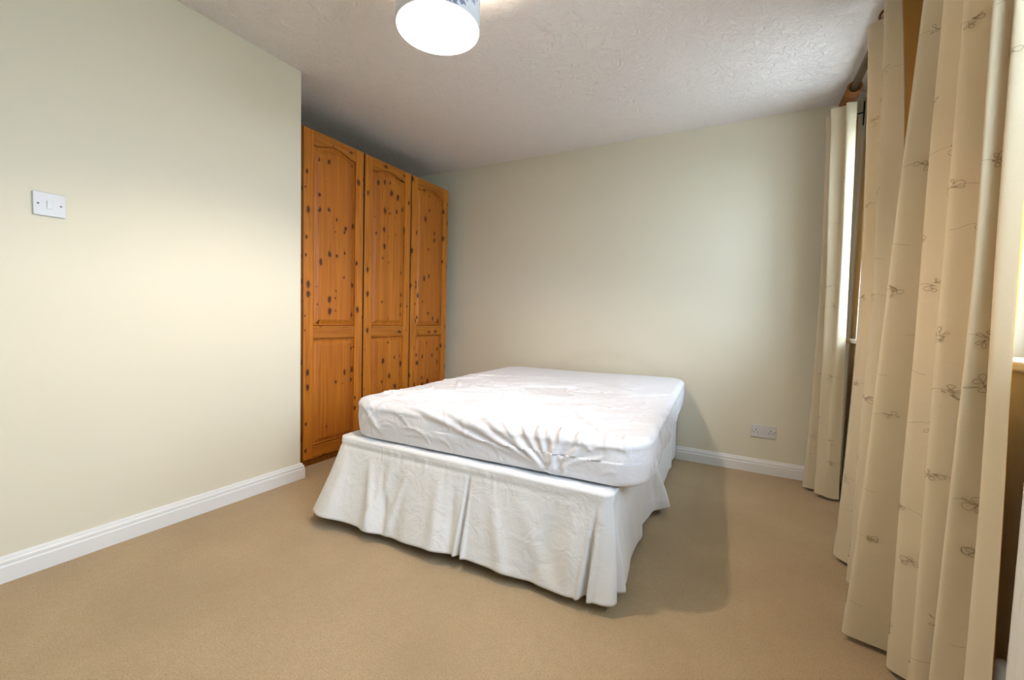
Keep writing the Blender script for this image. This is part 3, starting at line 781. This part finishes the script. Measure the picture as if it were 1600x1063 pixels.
# ------------------------------------------------------------------ radiator under the near window
rd = empty('radiator', (0.545, 0.72, 0)); tag(rd, 'white panel radiator under the window, partly behind the nearest curtain', 'radiator')
RX0 = -0.030; RL = 0.52
def rad_panel():
    # front sheet with pressed vertical channels and a rolled top
    V = []; n = 150; zl = [0.175, 0.182, 0.19, 0.21, 0.24, 0.60, 0.66, 0.68, 0.700, 0.712, 0.718]
    for i in range(n):
        y = -RL + 2*RL*i/(n-1)
        ph = math.cos(2*PI*(y+RL)/0.0333)
        for z in zl:
            k = max(0, min(1, (z-0.19)/0.05))*max(0, min(1, (0.68-z)/0.08))
            x = RX0 + 0.004*k*(1-ph)/2
            if z > 0.69: x = RX0 + 0.012*((z-0.69)/0.028)**2
            if z < 0.185: x = RX0 + 0.008
            e = min(y+RL, RL-y)
            if e < 0.012: x += 0.010*(1-e/0.012)**2
            V.append((x, y, z))
    o = from_py('front_panel', V, grid_faces(n, len(zl)), M_RAD, rd); recalc(o)
    m = o.modifiers.new('thickness', 'SOLIDIFY'); m.thickness = 0.004; m.offset = -1
rad_panel()
box('back_panel', 0.005, 0.012, -RL, RL, 0.19, 0.70, M_RAD, rd, 0.003)
box('end_cover', RX0+0.004, 0.012, RL-0.004, RL+0.001, 0.185, 0.712, M_RAD, rd, 0.002)
box('end_cover', RX0+0.004, 0.012, -RL-0.001, -RL+0.004, 0.185, 0.712, M_RAD, rd, 0.002)
for k in range(26):
    y = -RL+0.025+k*0.0396; box('top_grille_bar', RX0+0.012, 0.006, y, y+0.010, 0.706, 0.712, M_RAD, rd, 0.001)
vv = empty('valve', (-0.005, RL+0.045, 0.20), rd)
lathe('valve_body', [(0, -0.06), (0.010, -0.06), (0.010, -0.01), (0.015, -0.006), (0.015, 0.018), (0, 0.018)], M_BRASS, vv, None, 18)
tube('union', [(0, 0.0, 0.0), (0, -0.05, 0.0)], 0.011, M_BRASS, vv, 12)
lathe('valve_head', [(0, 0.018), (0.017, 0.018), (0.022, 0.026), (0.0235, 0.060), (0.0225, 0.085), (0.018, 0.096), (0, 0.099)], M_PLASTIC, vv, None, 28)
for k in range(5):
    a = PI*1.05+k*0.32
    o = box('dial_mark', -0.0006, 0.0006, -0.0016, 0.0016, -0.006, 0.006, M_DARK, vv)
    o.location = (0.0236*math.cos(a), 0.0236*math.sin(a), 0.05); o.rotation_euler = (0.3, 0, a)
tube('pipe', [(0, 0, -0.06), (0, 0, -0.199)], 0.0075, M_BRASS, vv, 12)

# ------------------------------------------------------------------ light switch on the left wall
sw = empty('light_switch', (XL, 0.571, 1.386)); tag(sw, 'square white light switch on the cream wall', 'light switch')
box('plate', 0, 0.009, -0.043, 0.043, -0.043, 0.043, M_PLASTIC, sw, 0.0025, 3)
box('rocker_surround', 0.008, 0.0098, -0.0095, 0.0095, -0.0165, 0.0165, M_PLASTIC, sw, 0.0008)
rk = box('rocker', 0.006, 0.0125, -0.0075, 0.0075, -0.0145, 0.0145, M_PLASTIC2, sw, 0.001); rk.rotation_euler = (0, 0.10, 0)
for s in (-1, 1): lathe('screw', [(0, 0.0096), (0.0030, 0.0096), (0.0036, 0.0088)], M_SCREW, sw, (0, s*0.030, 0), 14, 'X')

# ------------------------------------------------------------------ double socket on the back wall
sk = empty('double_socket', (0.165, YB, 0.288)); tag(sk, 'white double plug socket low on the cream wall behind the bed', 'socket')
box('plate', -0.073, 0.073, -0.009, 0, -0.043, 0.043, M_PLASTIC, sk, 0.0025, 3)
for s in (-1, 1):
    cx = s*0.044
    box('earth_hole', cx-0.0024, cx+0.0024, -0.0093, -0.0085, 0.004, 0.012, M_DARK, sk)
    for q in (-1, 1): box('pin_hole', cx+q*0.011-0.0036, cx+q*0.011+0.0036, -0.0093, -0.0085, -0.0115, -0.0070, M_DARK, sk)
    rk = box('rocker', s*0.0115-0.0055, s*0.0115+0.0055, -0.0125, -0.006, 0.008, 0.028, M_PLASTIC2, sk, 0.001); rk.rotation_euler = (0.06, 0, 0)
    lathe('screw', [(0, -0.0096), (0.0030, -0.0096), (0.0036, -0.0088)], M_SCREW, sk, (s*0.0655, 0, 0.0), 14, 'Y')

# ------------------------------------------------------------------ pendant lamp
def shade_material():
    t = NT('printed_lampshade_fabric'); co = t.coords()
    d = t.n('ShaderNodeTexNoise', Vector=co, Scale=14.0, Detail=3.0)
    v = t.mix(0.10, co, d.outputs['Color'])
    vo = t.n('ShaderNodeTexVoronoi', Vector=v, Scale=34.0); vo.feature = 'F1'
    vc = t.n('ShaderNodeSeparateColor', Color=vo.outputs['Color'])
    leaf = t.math('MULTIPLY', t.math('LESS_THAN', vo.outputs['Distance'], 0.36), t.math('GREATER_THAN', vc.outputs[0], 0.35))
    stem = t.n('ShaderNodeTexWave', Vector=v, Scale=3.0, Distortion=9.0, Detail=2.0)
    st = t.math('GREATER_THAN', stem.outputs[0], 0.93)
    k = t.math('MAXIMUM', leaf, st)
    ink = t.ramp(vc.outputs[1], [(0.2, (0.05, 0.06, 0.16)), (0.6, (0.22, 0.26, 0.42)), (1.0, (0.40, 0.38, 0.52))])
    c = t.mix(t.math('MULTIPLY', k, 0.9), (0.62, 0.64, 0.68), ink)
    t.link(c, t.b.inputs['Base Color']); t.b.inputs['Roughness'].default_value = 0.85
    tr = t.n('ShaderNodeBsdfTranslucent', Color=c); mx = t.n('ShaderNodeMixShader', Fac=0.06)
    t.link(t.b.outputs[0], mx.inputs[1]); t.link(tr.outputs[0], mx.inputs[2]); t.link(mx.outputs[0], t.out.inputs[0])
    return t.m
M_SHADE = shade_material()
M_SHADE_IN = plain('white_shade_lining', (0.88, 0.86, 0.82), 0.8)
tb = NT('lit_bulb'); em = tb.n('ShaderNodeEmission', Color=(1.0, 0.82, 0.66, 1), Strength=BULB_STRENGTH); tb.link(em.outputs[0], tb.out.inputs[0]); M_BULB = tb.m
LX, LY, LZ = -1.000, 1.222, 2.028; LR = 0.146
lamp = empty('pendant_lamp', (LX, LY, HC)); tag(lamp, 'lit pendant lamp with a blue and white floral drum shade hanging from the ceiling', 'pendant lamp')
dz = LZ-HC; SH = 0.19
lathe('shade', [(LR, dz), (LR, dz+SH)], M_SHADE, lamp, None, 72)
lathe('shade_lining', [(LR-0.0015, dz), (LR-0.0015, dz+SH)], M_SHADE_IN, lamp, None, 72)
for z in (dz, dz+SH):
    ring = [(LR-0.0008+0.002*math.cos(a), z+0.002*math.sin(a)) for a in [2*PI*k/8 for k in range(9)]]
    lathe('shade_ring', ring, M_GLOSS, lamp, None, 72)
zs_ = dz+SH-0.03
for k in range(3):
    a = 2*PI*k/3+0.4
    tube('shade_arm', [(0.022*math.cos(a), 0.022*math.sin(a), zs_-0.01), (0.08*math.cos(a), 0.08*math.sin(a), zs_-0.005), ((LR-0.002)*math.cos(a), (LR-0.002)*math.sin(a), dz+SH-0.001)], 0.0015, M_GLOSS, lamp, 6)
lathe('lamp_holder', [(0, zs_+0.045), (0.008, zs_+0.045), (0.016, zs_+0.02), (0.019, zs_-0.012), (0.014, zs_-0.030), (0, zs_-0.030)], M_PLASTIC, lamp, None, 24)
bp = [(0.0, -0.085)] + [(0.030*math.sin(a), -0.055-0.030*math.cos(a)) for a in [PI*k/16 for k in range(1, 13)]] + [(0.014, -0.024), (0.012, -0.002), (0, -0.002)]
lathe('bulb', [(r, z+zs_-0.028) for r, z in bp], M_BULB, lamp, None, 24)
tube('cord', [(0, 0, zs_+0.04), (0, 0, -0.02)], 0.003, M_PLASTIC, lamp, 8)
lathe('ceiling_rose', [(0, -0.032), (0.012, -0.032), (0.020, -0.024), (0.038, -0.014), (0.040, 0)], M_PLASTIC, lamp, None, 28)
